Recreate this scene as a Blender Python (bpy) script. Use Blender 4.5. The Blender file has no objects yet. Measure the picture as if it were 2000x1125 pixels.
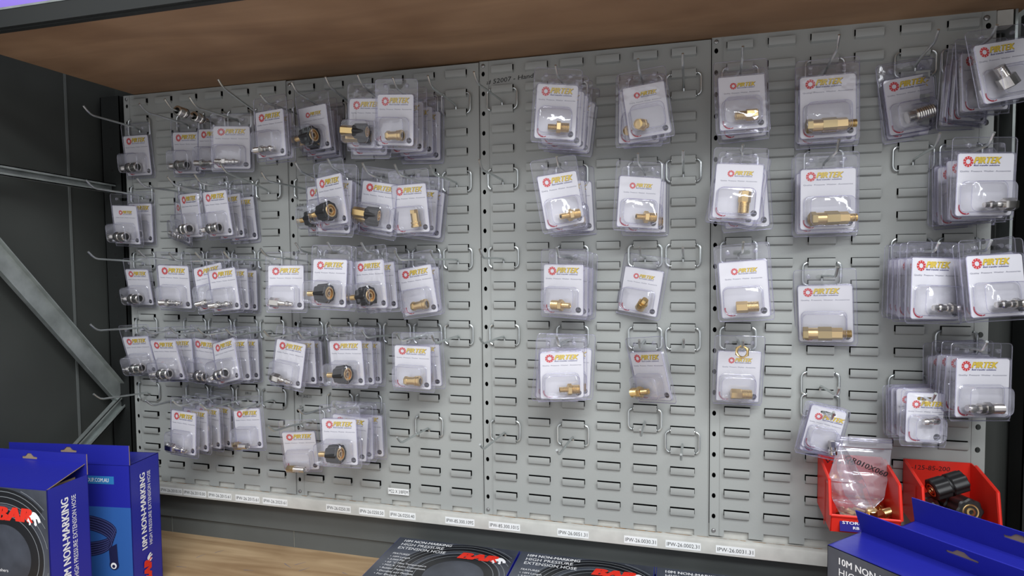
import bpy, math, random
from mathutils import Vector, Matrix, noise
random.seed(7)
SC = bpy.context.scene
COL = SC.collection
PI = math.pi
# ------------------------------------------------------------------ camera
FPX = 1200.84
YAW, PIT, ROL = -0.26155, -0.04674, -0.00954
CAM = Vector((0.39468, -1.22921, -0.39579))
ca, sa, cb, sb, cg, sg = math.cos(YAW), math.sin(YAW), math.cos(PIT), math.sin(PIT), math.cos(ROL), math.sin(ROL)
FW = Vector((sa*cb, ca*cb, sb)); R0 = Vector((ca, -sa, 0)); U0 = R0.cross(FW)
RT = R0*cg + U0*sg; UP = -R0*sg + U0*cg
cd = bpy.data.cameras.new('camera'); cam = bpy.data.objects.new('camera', cd); COL.objects.link(cam)
cd.sensor_width = 36.0; cd.lens = FPX/2000*36; cd.clip_start = 0.01
M = Matrix((RT, UP, -FW)).transposed().to_4x4(); M.translation = CAM
cam.matrix_world = M
SC.camera = cam
# ------------------------------------------------------------------ light
SC.view_settings.view_transform = 'Standard'; SC.view_settings.look = 'None'
SC.view_settings.gamma = 1.0; SC.view_settings.use_curve_mapping = False
SC.view_settings.exposure = 0.72
SC.cycles.transparent_max_bounces = 40
SC.cycles.max_bounces = 8
SC.cycles.caustics_reflective = False; SC.cycles.caustics_refractive = False
W_ = bpy.data.worlds.new('shop_air'); SC.world = W_; W_.use_nodes = True
W_.node_tree.nodes['Background'].inputs[0].default_value = (0.97, 0.97, 1.0, 1)
W_.node_tree.nodes['Background'].inputs[1].default_value = 0.52
def area(name, loc, size, power, target, color=(1, 1, 1)):
    l = bpy.data.lights.new(name, 'AREA'); l.shape = 'RECTANGLE'; l.size, l.size_y = size
    l.energy = power; l.color = color
    o = bpy.data.objects.new(name, l); COL.objects.link(o); o.location = loc
    o.rotation_euler = (Vector(target)-Vector(loc)).to_track_quat('-Z', 'Y').to_euler()
    return o
# fluorescent ceiling battens of the shop, above and behind the photographer
area('ceiling_batten_near', (1.25, -2.1, 1.7), (2.2, 0.30), 38, (0.6, 0, -0.5), (0.95, 0.98, 1.0))
area('ceiling_batten_far', (1.2, -3.9, 1.9), (3.0, 0.30), 54, (0.3, 0, -0.5), (0.95, 0.98, 1.0))
area('ceiling_batten_right', (3.0, -2.6, 1.6), (0.30, 2.6), 26, (0.6, 0, -0.5), (0.95, 0.98, 1.0))
# ------------------------------------------------------------------ materials
def mat(name, col, rough=.5, metal=0.0, spec=.5, bump=0, bscale=50, var=0, vscale=8):
    m = bpy.data.materials.new(name); m.use_nodes = True
    nt = m.node_tree; b = nt.nodes['Principled BSDF']
    b.inputs['Base Color'].default_value = (*col, 1); b.inputs['Roughness'].default_value = rough
    b.inputs['Metallic'].default_value = metal; b.inputs['Specular IOR Level'].default_value = spec
    tc = nt.nodes.new('ShaderNodeTexCoord')
    if var:
        n = nt.nodes.new('ShaderNodeTexNoise'); n.inputs['Scale'].default_value = vscale; n.inputs['Detail'].default_value = 6
        r = nt.nodes.new('ShaderNodeValToRGB')
        r.color_ramp.elements[0].position = .3; r.color_ramp.elements[1].position = .7
        r.color_ramp.elements[0].color = (*[c*(1-var) for c in col], 1); r.color_ramp.elements[1].color = (*[min(1, c*(1+var)) for c in col], 1)
        nt.links.new(tc.outputs['Object'], n.inputs['Vector']); nt.links.new(n.outputs['Fac'], r.inputs[0]); nt.links.new(r.outputs[0], b.inputs['Base Color'])
    if bump:
        n = nt.nodes.new('ShaderNodeTexNoise'); n.inputs['Scale'].default_value = bscale
        bp = nt.nodes.new('ShaderNodeBump'); bp.inputs['Strength'].default_value = bump; bp.inputs['Distance'].default_value = .002
        nt.links.new(tc.outputs['Object'], n.inputs['Vector']); nt.links.new(n.outputs['Fac'], bp.inputs['Height']); nt.links.new(bp.outputs[0], b.inputs['Normal'])
    return m
def clear(name, tint, boost, rough=.06, base=.02, haze=0.0):
    m = bpy.data.materials.new(name); m.use_nodes = True; nt = m.node_tree; nt.nodes.clear()
    out = nt.nodes.new('ShaderNodeOutputMaterial'); mix = nt.nodes.new('ShaderNodeMixShader')
    tr = nt.nodes.new('ShaderNodeBsdfTransparent'); tr.inputs[0].default_value = (*tint, 1)
    gl = nt.nodes.new('ShaderNodeBsdfGlossy'); gl.inputs['Roughness'].default_value = rough; gl.inputs[0].default_value = (.95, .96, 1, 1)
    lw = nt.nodes.new('ShaderNodeFresnel'); lw.inputs[0].default_value = 1.5
    ma = nt.nodes.new('ShaderNodeMath'); ma.operation = 'MULTIPLY_ADD'; ma.inputs[1].default_value = boost; ma.inputs[2].default_value = base; ma.use_clamp = True
    cl = nt.nodes.new('ShaderNodeMath'); cl.operation = 'MINIMUM'; cl.inputs[1].default_value = .38
    tc = nt.nodes.new('ShaderNodeTexCoord'); n = nt.nodes.new('ShaderNodeTexNoise'); n.inputs['Scale'].default_value = 38
    bp = nt.nodes.new('ShaderNodeBump'); bp.inputs['Strength'].default_value = .8; bp.inputs['Distance'].default_value = .002
    nt.links.new(tc.outputs['Object'], n.inputs['Vector']); nt.links.new(n.outputs['Fac'], bp.inputs['Height']); nt.links.new(bp.outputs[0], gl.inputs['Normal'])
    nt.links.new(lw.outputs[0], ma.inputs[0]); nt.links.new(ma.outputs[0], cl.inputs[0]); nt.links.new(cl.outputs[0], mix.inputs[0])
    src = tr.outputs[0]
    if haze:
        df = nt.nodes.new('ShaderNodeBsdfDiffuse'); df.inputs[0].default_value = (.85, .85, .92, 1)
        m2 = nt.nodes.new('ShaderNodeMixShader'); m2.inputs[0].default_value = haze
        nt.links.new(src, m2.inputs[1]); nt.links.new(df.outputs[0], m2.inputs[2]); src = m2.outputs[0]
    nt.links.new(src, mix.inputs[1]); nt.links.new(gl.outputs[0], mix.inputs[2]); nt.links.new(mix.outputs[0], out.inputs[0])
    return m
def wood(name, c1, c2, scale, rough=.6, stretch=(1, 9, 9)):
    m = bpy.data.materials.new(name); m.use_nodes = True; nt = m.node_tree; b = nt.nodes['Principled BSDF']; b.inputs['Roughness'].default_value = rough
    tc = nt.nodes.new('ShaderNodeTexCoord'); mp = nt.nodes.new('ShaderNodeMapping'); mp.inputs['Scale'].default_value = stretch
    n = nt.nodes.new('ShaderNodeTexNoise'); n.inputs['Scale'].default_value = scale; n.inputs['Detail'].default_value = 8; n.inputs['Distortion'].default_value = 1.2
    r = nt.nodes.new('ShaderNodeValToRGB'); r.color_ramp.elements[0].position = .35; r.color_ramp.elements[1].position = .68
    r.color_ramp.elements[0].color = (*c1, 1); r.color_ramp.elements[1].color = (*c2, 1)
    n2 = nt.nodes.new('ShaderNodeTexNoise'); n2.inputs['Scale'].default_value = 5; n2.inputs['Detail'].default_value = 3
    mx = nt.nodes.new('ShaderNodeMix'); mx.data_type = 'RGBA'; mx.blend_type = 'MULTIPLY'; mx.inputs[0].default_value = .5
    r2 = nt.nodes.new('ShaderNodeValToRGB'); r2.color_ramp.elements[0].position = .3; r2.color_ramp.elements[0].color = (.6, .52, .45, 1); r2.color_ramp.elements[1].position = .55; r2.color_ramp.elements[1].color = (1, 1, 1, 1)
    nt.links.new(tc.outputs['Object'], mp.inputs[0]); nt.links.new(mp.outputs[0], n.inputs['Vector']); nt.links.new(n.outputs['Fac'], r.inputs[0])
    nt.links.new(tc.outputs['Object'], n2.inputs['Vector']); nt.links.new(n2.outputs['Fac'], r2.inputs[0])
    nt.links.new(r.outputs[0], mx.inputs[6]); nt.links.new(r2.outputs[0], mx.inputs[7]); nt.links.new(mx.outputs[2], b.inputs['Base Color'])
    return m
MT = dict(
 board=mat('grey_powder_coat', (.33, .345, .335), .42, 0, .4, .08, 220),
 zinc=mat('zinc_wire', (.62, .66, .66), .28, .9, .5, .1, 90),
 brass=mat('brass', (.74, .54, .25), .30, 1), brassd=mat('dull_brass', (.52, .40, .19), .40, 1),
 steel=mat('nickel_steel', (.66, .64, .60), .2, 1), steeld=mat('dark_steel', (.16, .155, .15), .35, .9),
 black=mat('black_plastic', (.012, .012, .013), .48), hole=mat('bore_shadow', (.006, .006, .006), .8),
 card=mat('white_card', (.87, .87, .89), .55, 0, .3), red=mat('print_red', (.70, .03, .03), .5), redd=mat('print_dark_red', (.55, .02, .05), .5),
 yellow=mat('print_yellow', (.85, .62, .03), .5), navy=mat('print_navy', (.04, .04, .22), .5), grey=mat('print_grey', (.20, .20, .27), .5),
 ink=mat('black_ink', (.01, .01, .012), .5), white=mat('print_white', (.85, .86, .88), .5),
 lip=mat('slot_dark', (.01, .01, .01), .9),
 clear=clear('clear_blister', (.965, .96, .985), 1.3, .10, .025, .03), bub=clear('clear_bubble', (.98, .98, .992), 1.3, .07, .02, .012),
 rimv=clear('blister_edge', (.86, .85, .94), 1.4, .15, .03, .08),
 bag=clear('bag_film', (.93, .92, .94), 1.6, .12, .04, .10),
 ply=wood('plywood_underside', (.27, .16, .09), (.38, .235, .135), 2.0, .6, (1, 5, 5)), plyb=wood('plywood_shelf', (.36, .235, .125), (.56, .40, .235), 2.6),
 rack=mat('dark_rack_steel', (.013, .015, .0145), .55, .1), sheet=mat('dark_sheet_steel', (.040, .044, .041), .55, .1, .4, .05, 40, .12, 5),
 galv=mat('galvanised_steel', (.40, .44, .43), .38, .75, .5, .1, 60, .2, 30), beam=mat('grey_beam', (.11, .12, .117), .55, .1, .4, 0, 0, .1, 6),
 rail=mat('cream_rail', (.48, .48, .45), .5, 0, .4, 0, 0, .08, 40), rust=mat('rust', (.30, .14, .03), .8, 0, .2, .4, 300, .5, 60),
 sticker=mat('label_paper', (.78, .80, .80), .5),
 bin=mat('red_bin_plastic', (.72, .030, .018), .35, 0, .5), binlab=mat('bin_label_blue', (.02, .015, .20), .4),
 blue=mat('carton_blue', (.018, .022, .30), .30, 0, .5, .25, 35), blue2=mat('carton_light_blue', (.03, .11, .36), .33), kraft=mat('corrugated_kraft', (.30, .22, .14), .8),
 cban=mat('carton_banner_blue', (.03, .19, .45), .35), cface=mat('carton_photo_slate', (.055, .062, .080), .3, 0, .5, 0, 0, .45, 14), cdark=mat('carton_photo_black', (.012, .013, .016), .3),
 cline=mat('carton_photo_line', (.22, .24, .26), .4), cred=mat('carton_red', (.75, .03, .015), .4), hose=mat('printed_hose', (.015, .017, .06), .35), hosel=mat('printed_hose_light', (.06, .07, .20), .35),
 lav=mat('lavender_carton', (.25, .17, .62), .5), screw=mat('screw_steel', (.35, .35, .35), .35, .9),
)
# ------------------------------------------------------------------ mesh helpers
class MB:
    def __init__(s): s.v = []; s.f = []; s.m = []; s.mats = []; s.smooth = []
    def mi(s, m):
        m = MT[m] if isinstance(m, str) else m
        if m not in s.mats: s.mats.append(m)
        return s.mats.index(m)
    def add(s, vs, fs, m, T=None, smooth=False):
        b = len(s.v); k = s.mi(m)
        for v in vs:
            v = Vector(v); s.v.append(T @ v if T else v)
        for f in fs: s.f.append([b+i for i in f]); s.m.append(k); s.smooth.append(smooth)
    def box(s, a, b, m, T=None):
        x0, y0, z0 = a; x1, y1, z1 = b
        vs = [(x, y, z) for x in (x0, x1) for y in (y0, y1) for z in (z0, z1)]
        s.add(vs, [(0, 1, 3, 2), (4, 6, 7, 5), (0, 4, 5, 1), (2, 3, 7, 6), (0, 2, 6, 4), (1, 5, 7, 3)], m, T)
    def quad(s, p, m, T=None): s.add(p, [tuple(range(len(p)))], m, T)
    def tube(s, pts, r, m, n=8, closed=False, T=None):
        pts = [Vector(p) for p in pts]; N = len(pts); vs = []; fs = []; up = None
        for i, p in enumerate(pts):
            a = pts[i-1] if (i or closed) else p; c = pts[(i+1) % N] if (i < N-1 or closed) else p
            t = (c-a).normalized()
            if up is None:
                up = t.orthogonal().normalized()
            up = (up - t*up.dot(t)).normalized(); w = t.cross(up)
            rr = r[i] if isinstance(r, (list, tuple)) else r
            for k in range(n):
                an = 2*PI*k/n; vs.append(p+(up*math.cos(an)+w*math.sin(an))*rr)
        for i in range(N if closed else N-1):
            for k in range(n):
                j = (i+1) % N; fs.append((i*n+k, i*n+(k+1) % n, j*n+(k+1) % n, j*n+k))
        if not closed: fs += [tuple(range(n))[::-1], tuple((N-1)*n+k for k in range(n))]
        s.add(vs, fs, m, T, True)
    def lathe(s, prof, m, n=20, T=None, smooth=True, cap=True, wave=0, lobes=0):
        # profile [(x, r)] along +x ; wave/lobes give fluted knobs, n=6 gives hexagons
        vs = []; fs = []
        for x, r in prof:
            for k in range(n):
                a = 2*PI*k/n + (PI/6 if n == 6 else 0); q = r*(1+wave*math.cos(lobes*a)) if lobes else r
                vs.append((x, q*math.cos(a), q*math.sin(a)))
        for i in range(len(prof)-1):
            for k in range(n): fs.append((i*n+k, i*n+(k+1) % n, (i+1)*n+(k+1) % n, (i+1)*n+k))
        if cap: fs += [tuple(range(n)), tuple(((len(prof)-1)*n+k) for k in range(n))[::-1]]
        s.add(vs, fs, m, T, smooth and n != 6)
    def disc(s, c, r, m, T=None, n=20, r0=0, a0=0, a1=2*PI, sx=1):
        # flat disc/annulus in the xz plane facing -y
        cx, y, cz = c; vs = []; fs = []; full = abs(a1-a0-2*PI) < 1e-6
        if r0 == 0 and full:
            vs = [(cx+r*sx*math.cos(2*PI*k/n), y, cz+r*math.sin(2*PI*k/n)) for k in range(n)]; fs = [tuple(range(n))]
        else:
            for k in range(n+1):
                a = a0+(a1-a0)*k/n; vs += [(cx+r*sx*math.cos(a), y, cz+r*math.sin(a)), (cx+r0*sx*math.cos(a), y, cz+r0*math.sin(a))]
            fs = [(2*k, 2*k+2, 2*k+3, 2*k+1) for k in range(n)]
        s.add(vs, fs, m, T)
    def text(s, body, w, h, loc, m, T=None, shear=0, bold=0, anchor='l', lines=1):
        # lettering in the local xz plane facing -y, baseline at loc; w or h may be None
        vs, fs, (x0, x1, z0, z1) = text_geo(body, shear, 0)
        sx = sz = None
        if h: sz = h/0.70
        if w: sx = w/(x1-x0)
        sz = sz or sx; sx = sx or sz
        off = {'l': -x0, 'c': -(x0+x1)/2, 'r': -x1}[anchor]
        for i_, k in enumerate((0,) if bold < .015 else (-1, 0, 1) if bold < .09 else (-1, -.5, 0, .5, 1)):      # heavy type is struck three times, slightly apart
            s.add([(loc[0]+(x+off)*sx+k*bold*.75*sx, loc[1]-i_*.00008, loc[2]+z*sz) for x, z in vs], fs, m, T)
    def mesh(s, name):
        me = bpy.data.meshes.new(name); me.from_pydata([tuple(v) for v in s.v], [], s.f)
        for m in s.mats: me.materials.append(m)
        me.polygons.foreach_set('material_index', s.m); me.polygons.foreach_set('use_smooth', s.smooth); me.update(); me.set_sharp_from_angle(angle=math.radians(32))
        return me
    def build(s, name, parent=None, me=None):
        o = bpy.data.objects.new(name, me or s.mesh(name)); COL.objects.link(o)
        if parent: o.parent = parent
        return o
_tc = {}
def text_geo(body, shear=0, bold=0):
    k = (body, shear, bold)
    if k not in _tc:
        cu = bpy.data.curves.new('t', 'FONT'); cu.body = body; cu.shear = shear; cu.offset = bold; cu.resolution_u = 2; cu.size = 1
        ob = bpy.data.objects.new('t', cu); COL.objects.link(ob); bpy.context.view_layer.update()
        me = bpy.data.meshes.new_from_object(ob.evaluated_get(bpy.context.evaluated_depsgraph_get()))
        vs = [(v.co.x, v.co.y) for v in me.vertices]; fs = [tuple(p.vertices) for p in me.polygons]
        bpy.data.objects.remove(ob); bpy.data.curves.remove(cu); bpy.data.meshes.remove(me)
        xs = [v[0] for v in vs]; zs = [v[1] for v in vs]; _tc[k] = (vs, fs, (min(xs), max(xs), min(zs), max(zs)))
    return _tc[k]
def fill2d(loops, ext=0.0):
    # filled outline with holes; returns verts (x, 0, z) and faces
    cu = bpy.data.curves.new('c', 'CURVE'); cu.dimensions = '2D'; cu.fill_mode = 'BOTH'; cu.extrude = ext; cu.resolution_u = 1
    for lp in loops:
        sp = cu.splines.new('POLY'); sp.points.add(len(lp)-1); sp.use_cyclic_u = True
        for p, q in zip(sp.points, lp): p.co = (q[0], q[1], 0, 1)
    ob = bpy.data.objects.new('c', cu); COL.objects.link(ob); bpy.context.view_layer.update()
    me = bpy.data.meshes.new_from_object(ob.evaluated_get(bpy.context.evaluated_depsgraph_get()))
    vs = [(v.co.x, -v.co.z, v.co.y) for v in me.vertices]; fs = [tuple(p.vertices) for p in me.polygons]
    bpy.data.objects.remove(ob); bpy.data.curves.remove(cu); bpy.data.meshes.remove(me)
    return vs, fs
def rrect(cx, cz, w, h, r, n=4):
    P = []
    for sx, sz, a in ((1, 1, 0), (-1, 1, PI/2), (-1, -1, PI), (1, -1, 1.5*PI)):
        for k in range(n+1):
            t = a+PI/2*k/n; P.append((cx+sx*(w/2-r)+r*math.cos(t), cz+sz*(h/2-r)+r*math.sin(t)))
    return P
def tag(o, label=None, cat=None, group=None, kind=None):
    if label: o['label'] = label
    if cat: o['category'] = cat
    if group: o['group'] = group
    if kind: o['kind'] = kind
    return o
def empty(name, loc=(0, 0, 0), rz=0):
    o = bpy.data.objects.new(name, None); COL.objects.link(o); o.location = loc; o.rotation_euler = (0, 0, rz); o.empty_display_size = .02
    return o
def T3(loc=(0, 0, 0), rx=0, ry=0, rz=0):
    return Matrix.Translation(loc) @ Matrix.Rotation(rz, 4, 'Z') @ Matrix.Rotation(ry, 4, 'Y') @ Matrix.Rotation(rx, 4, 'X')
# ------------------------------------------------------------------ board lattice
PW, CP, RP, SW = .457, .0714, .04027, .0448          # panel width, column pitch, row pitch, slot width
ZO = {1: .0006, 2: -.0015, 3: 0, 4: .0036}
def colx(P, c): return (P-3)*PW+(c-.5)*CP+(PW-6*CP)/2
def rowz(P, r): return -r*RP+ZO[P]
NR = 23
# ------------------------------------------------------------------ setting
def struct(name, mb): return tag(mb.build(name), kind='structure')
m = MB(); m.box((-1.25, .055, -1.30), (1.45, .062, .30), 'sheet')
m.box((-1.25, .046, -.985), (1.45, .055, -.96), 'beam'); m.box((-1.25, .038, -1.045), (1.45, .055, -.985), 'beam'); m.box((-1.25, .046, -1.092), (1.45, .055, -1.045), 'beam')
for x in (-.86, -.50, -.14, .22, .58): m.box((x, .0445, -1.09), (x+.0015, .046, -.96), 'galv')
struct('wall_back', m)
m = MB(); m.box((-1.012, -.70, -1.30), (-1.0, .055, .30), 'sheet')
m.box((-1.0, -.083, -1.3), (-.9975, -.078, .3), 'beam'); m.box((-1.0, -.42, -1.3), (-.9975, -.415, .3), 'beam')
struct('wall_left', m)
m = MB(); m.box((1.10, -.45, -1.30), (1.11, .055, .30), 'sheet'); struct('wall_right', m)
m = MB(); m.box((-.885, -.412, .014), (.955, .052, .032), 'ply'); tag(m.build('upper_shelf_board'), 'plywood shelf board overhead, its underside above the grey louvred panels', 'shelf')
m = MB(); m.box((-1.0, -.42, .008), (1.0, -.412, .037), 'rack'); m.box((-1.0, -.421, .037), (1.0, -.412, .0405), 'galv')
m.box((-1.0, -.412, .006), (1.0, -.402, .0135), 'rack')
tag(m.build('shelf_beam'), 'dark steel beam along the front edge of the overhead plywood shelf', 'beam')
# small carton resting on the beam flange
m = MB(); m.box((-.884, -.405, .0325), (-.575, -.15, .22), 'lav'); m.box((-.884, -.4055, .120), (-.575, -.405, .135), 'white')
tag(m.build('storage_carton'), 'lavender carton on top of the overhead shelf at upper left', 'carton')
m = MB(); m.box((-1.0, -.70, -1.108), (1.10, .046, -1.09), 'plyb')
rr = random.Random(3)
for i in range(16):
    x = -.85+rr.random()*.6; y = -.02-rr.random()*.15; a = rr.uniform(-.5, 1.2); L = rr.uniform(.01, .035)
    d = Vector((math.cos(a), math.sin(a), 0)); n = Vector((-d.y, d.x, 0))*.0009; p = Vector((x, y, -1.0897))
    m.quad([p-n, p+d*L-n*.3, p+d*L+n*.3, p+n], 'grey')
tag(m.build('lower_shelf_board'), 'scuffed plywood shelf board below the panels, carrying the hose cartons', 'shelf')
# rack uprights and braces
def upright(x0, x1, y0, y1, label):
    m = MB(); m.box((x0, y0, -1.089), (x1, y0+.002, .0135), 'rack'); m.box((x0, y0, -1.089), (x0+.002, y1, .0135), 'rack'); m.box((x1-.002, y0, -1.089), (x1, y1, .0135), 'rack')
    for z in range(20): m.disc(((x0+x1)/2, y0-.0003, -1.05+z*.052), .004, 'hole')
    return tag(m.build('rack_upright'), label, 'upright', 'dark rack uprights')
upright(-.985, -.927, -.002, .043, 'dark steel rack upright beside the left edge of the panels')
upright(.968, 1.03, -.002, .043, 'dark steel rack upright beside the right edge of the panels')
m = MB(); m.box((.940, -.001, -.41), (.944, .045, .0135), 'galv'); tag(m.build('edge_strip'), 'thin galvanised strip standing in the gap right of the panels', 'strip')
m = MB(); m.box((.9135, -.0035, -.013), (.936, .02, .0125), 'rail'); tag(m.build('corner_bracket'), 'pale metal bracket at the top right corner of the panels', 'bracket')
def bar(name, p, q, w, label, chan=False):
    p, q = Vector(p), Vector(q); d = (q-p); L = d.length; a = math.atan2(d.z, -d.y)
    m = MB(); T = Matrix.Translation(p) @ Matrix.Rotation(-PI/2, 4, 'Z') @ Matrix.Rotation(-a, 4, 'Y')
    m.box((0, -.002, -w/2), (L, 0, w/2), 'galv', T)
    m.box((0, 0, w/2-.002), (L, .012, w/2), 'galv', T); m.box((0, 0, -w/2), (L, .012, -w/2+.002), 'galv', T)
    if chan: m.box((0, .010, w/2-.006), (L, .012, w/2), 'galv', T); m.box((0, .010, -w/2), (L, .012, -w/2+.006), 'galv', T)
    o = m.build(name); tag(o, label, 'brace', 'galvanised rack braces')
    b = MB(); b.lathe([(0, .006), (.004, .006)], 'screw', 6, T @ T3((L*.985, -.006, 0), 0, 0, PI/2)); b.build('bolt', o)
BX = -.957
bar('rack_brace', (BX, -.60, -.190), (BX, -.004, -.212), .022, 'horizontal galvanised brace on the left side frame', True)
bar('rack_brace', (BX, -.55, -.030), (BX, -.004, -.728), .044, 'wide diagonal galvanised brace sloping down to the left upright')
bar('rack_brace', (BX+.001, -.45, -1.055), (BX+.001, -.004, -.742), .030, 'lower galvanised brace rising to the joint behind the blue cartons', True)
# ------------------------------------------------------------------ louvred panels
SLOT = [(-SW/2-.0009, .0008), (SW/2+.0009, .0008), (SW/2+.0009, -.0108), (SW/2, -.0108), (SW/2, -.0165), (-SW/2, -.0165), (-SW/2, -.0108), (-SW/2-.0009, -.0108)]
def oval(cx, cz, rx, rz, n=12): return [(cx+rx*math.cos(2*PI*k/n), cz+rz*math.sin(2*PI*k/n)) for k in range(n)]
def panel(P, label):
    x0 = (P-3)*PW; x1 = x0+PW; zt = .0115+ZO[P]; zb = -NR*RP+ZO[P]-.012
    root = empty('louvre_panel', (x0+PW/2, 0, zb))
    lo = []
    # bottom edge with open notches where the last row is cut through
    out = [(x0+.0008, zt)]; out.append((x0+.0008, zb))
    for c in range(1, 7):
        cx = colx(P, c); zn = rowz(P, NR)
        out += [(cx-SW/2, zb), (cx-SW/2, zn), (cx+SW/2, zn), (cx+SW/2, zb)]
    out += [(x1-.0008, zb), (x1-.0008, zt)]
    lo.append(out)
    for c in range(1, 7):
        for r in range(NR):
            cx, z = colx(P, c), rowz(P, r); lo.append([(cx+a, z+b) for a, b in SLOT])
    hx = x0+.0085 if P > 1 else x0+.009
    for r in range(NR+1):
        z = rowz(P, r)-.014
        if z-.006 > zb: lo.append(oval(hx, z, .0036, .0050))
        if P == 4 and z-.006 > zb: lo.append(oval(x1-.012, z, .0042, .0052))
    vs, fs = fill2d(lo, .0005)
    m = MB(); off = Vector(root.location)
    m.add([Vector(v)-off for v in vs], fs, 'board')
    m.v = [v for v in m.v]
    T = Matrix.Translation(-off)
    yo = [0, -.0068, -.0069, -.0067, -.0054, -.0028, -.0005]; zo = [0, -.0005, -.004, -.0108, -.0138, -.0155, -.0166]
    for c in range(1, 7):
        for r in range(NR):
            cx, z = colx(P, c), rowz(P, r); vs = []; fs = []
            for i in range(1, 7):
                for sx in (-1, 1): vs.append((cx+sx*SW/2, yo[i], z+zo[i]-.0002))
            for i in range(1, 7):
                for sx in (-1, 1): vs.append((cx+sx*SW/2, yo[i]+.0009, z+zo[i]+.0002))
            for i in range(5): fs.append((2*i, 2*i+2, 2*i+3, 2*i+1)); fs.append((12+2*i, 12+2*i+1, 12+2*i+3, 12+2*i+2))
            fs.append((0, 1, 13, 12)); fs += [(2*i, 12+2*i, 12+2*i+2, 2*i+2) for i in range(5)]+[(2*i+1, 2*i+3, 12+2*i+3, 12+2*i+1) for i in range(5)]
            m.add(vs, fs, 'board', T, True)
            for sx in (-1, 1):      # closed cheeks at the foot of each louvre
                x = cx+sx*SW/2; m.add([(x, -.0064, z-.0108), (x, 0, z-.0108), (x, 0, z-.0168), (x, -.0025, z-.0152), (x, -.0050, z-.0132)], [(0, 1, 2, 3, 4)], 'board', T)
    # folded beads along the seam
    for bx in ((x0+.0008, x0+.019) if P > 1 else (x0+.0008, x0+.017)) + ((x1-.0022,) if P < 4 else (x1-.022,)):
        m.box((bx, -.0016, zb+.001), (bx+.0014, 0, zt-.001), 'board', T)
    o = m.build('sheet', root)
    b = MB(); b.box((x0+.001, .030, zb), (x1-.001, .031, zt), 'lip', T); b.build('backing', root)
    for sx, sz in ((hx, zt-.009), (hx, zb+.010)) if P > 1 else ((hx, zt-.009),):
        s = MB(); s.lathe([(0, .0042), (.0016, .0036), (.0024, .0018)], 'screw', 12, T @ T3((sx, -.0005, sz), 0, 0, -PI/2)); s.build('screw', root)
    if P == 4:
        s = MB(); s.lathe([(0, .0050), (.0016, .0042), (.0024, .002)], 'screw', 12, T @ T3((.899, -.0005, .003), 0, 0, -PI/2)); s.build('screw', root)
    tag(root, label, 'louvred panel', 'grey louvred wall panels')
    return root, T
pn = {}
pn[1] = panel(1, 'leftmost grey louvred steel panel, beside the dark left rack upright')
pn[2] = panel(2, 'second grey louvred panel from the left, hung with black knob packs')
pn[3] = panel(3, 'third grey louvred panel, with handwritten # 52007 at its top left')
pn[4] = panel(4, 'rightmost grey louvred panel, carrying the red bins')
def scrawl(P, items):
    root, T = pn[P]; m = MB()
    for body, x, z, w, h, a in items: m.text(body, w, h, (0, 0, 0), 'ink', T @ T3((x, -.0012, z), 0, a, 0), .15, .012)
    m.build('marker_writing', root)
scrawl(3, [('# 52007 - Hand', .016, -.036, .100, .009, -.06)])
scrawl(2, [('PW 26.0241 31', -.448, -14*RP+.0005-.009, .034, .006, .0), ('26.0240 31', -.440, -6*RP-.030, .028, .006, 0), ('Wide', -.438, -6*RP-.040, .016, .006, 0), ('PW 26.02 31', -.446, -17*RP-.024, .034, .006, .0), ('22mm x 1/4 M', -.444, -18*RP-.010, .040, .007, -.02)])
scrawl(1, [('26.2015 61', -.748, -18*RP+.028, .036, .006, 0), ('PW 26.2023', -.612, -18*RP+.030, .042, .006, 0), ('S/N 61', -.590, -18*RP+.016, .018, .006, 0)])
# ------------------------------------------------------------------ ticket rail
zr = -.936
root = empty('ticket_rail', (0, 0, zr))
m = MB(); pr = [(.007, -.914), (.007, -.9385), (-.0085, -.9385), (-.0125, -.9405), (-.0135, -.944), (-.0135, -.966), (-.010, -.968), (.002, -.968)]
vs = []; fs = []
for x in (-.935, .935):
    for y, z in pr: vs.append((x, y, z-zr))
n = len(pr)
for i in range(n-1): fs.append((i, i+1, n+i+1, n+i))
vs2 = [(v[0], v[1], v[2]) for v in vs]; m.add(vs2, fs, 'rail', None, False); m.box((-.935, -.001, -.968-zr+.0003), (.935, .002, -.960-zr), 'rail')
rr = random.Random(5)
for i in range(90):
    x = -.92+i*.0205+rr.uniform(-.004, .004); w = rr.uniform(.012, .040); d = rr.uniform(.0008, .0030)
    m.quad([(x, -.0015, -.0022), (x+w, -.0015, -.0022), (x+w*.8, -.0015-d, -.0022), (x+w*.2, -.0015-d*.7, -.0022)], 'rust')
m.build('channel', root)
def sticker(u, v, body, w=.062, flat=False):
    # label centred under picture column u on the rail's front face
    r_ = FW + RT*(u-1000)/FPX - UP*(v-562.5)/FPX; y = -.0137; p = CAM + r_*((y-CAM.y)/r_.y)
    z = -.9545-zr if not flat else p.z-zr
    m = MB(); y = y if not flat else -.0018
    if flat: p = CAM + r_*((y-CAM.y)/r_.y); z = p.z-zr
    m.box((p.x-w/2, y-.0002, z-.0075), (p.x+w/2, y, z+.0075), 'sticker'); m.text(body, w*.92, .0075, (p.x, y-.0004, z-.0037), 'ink', None, 0, .006, 'c')
    m.build('price_ticket', root)
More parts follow.
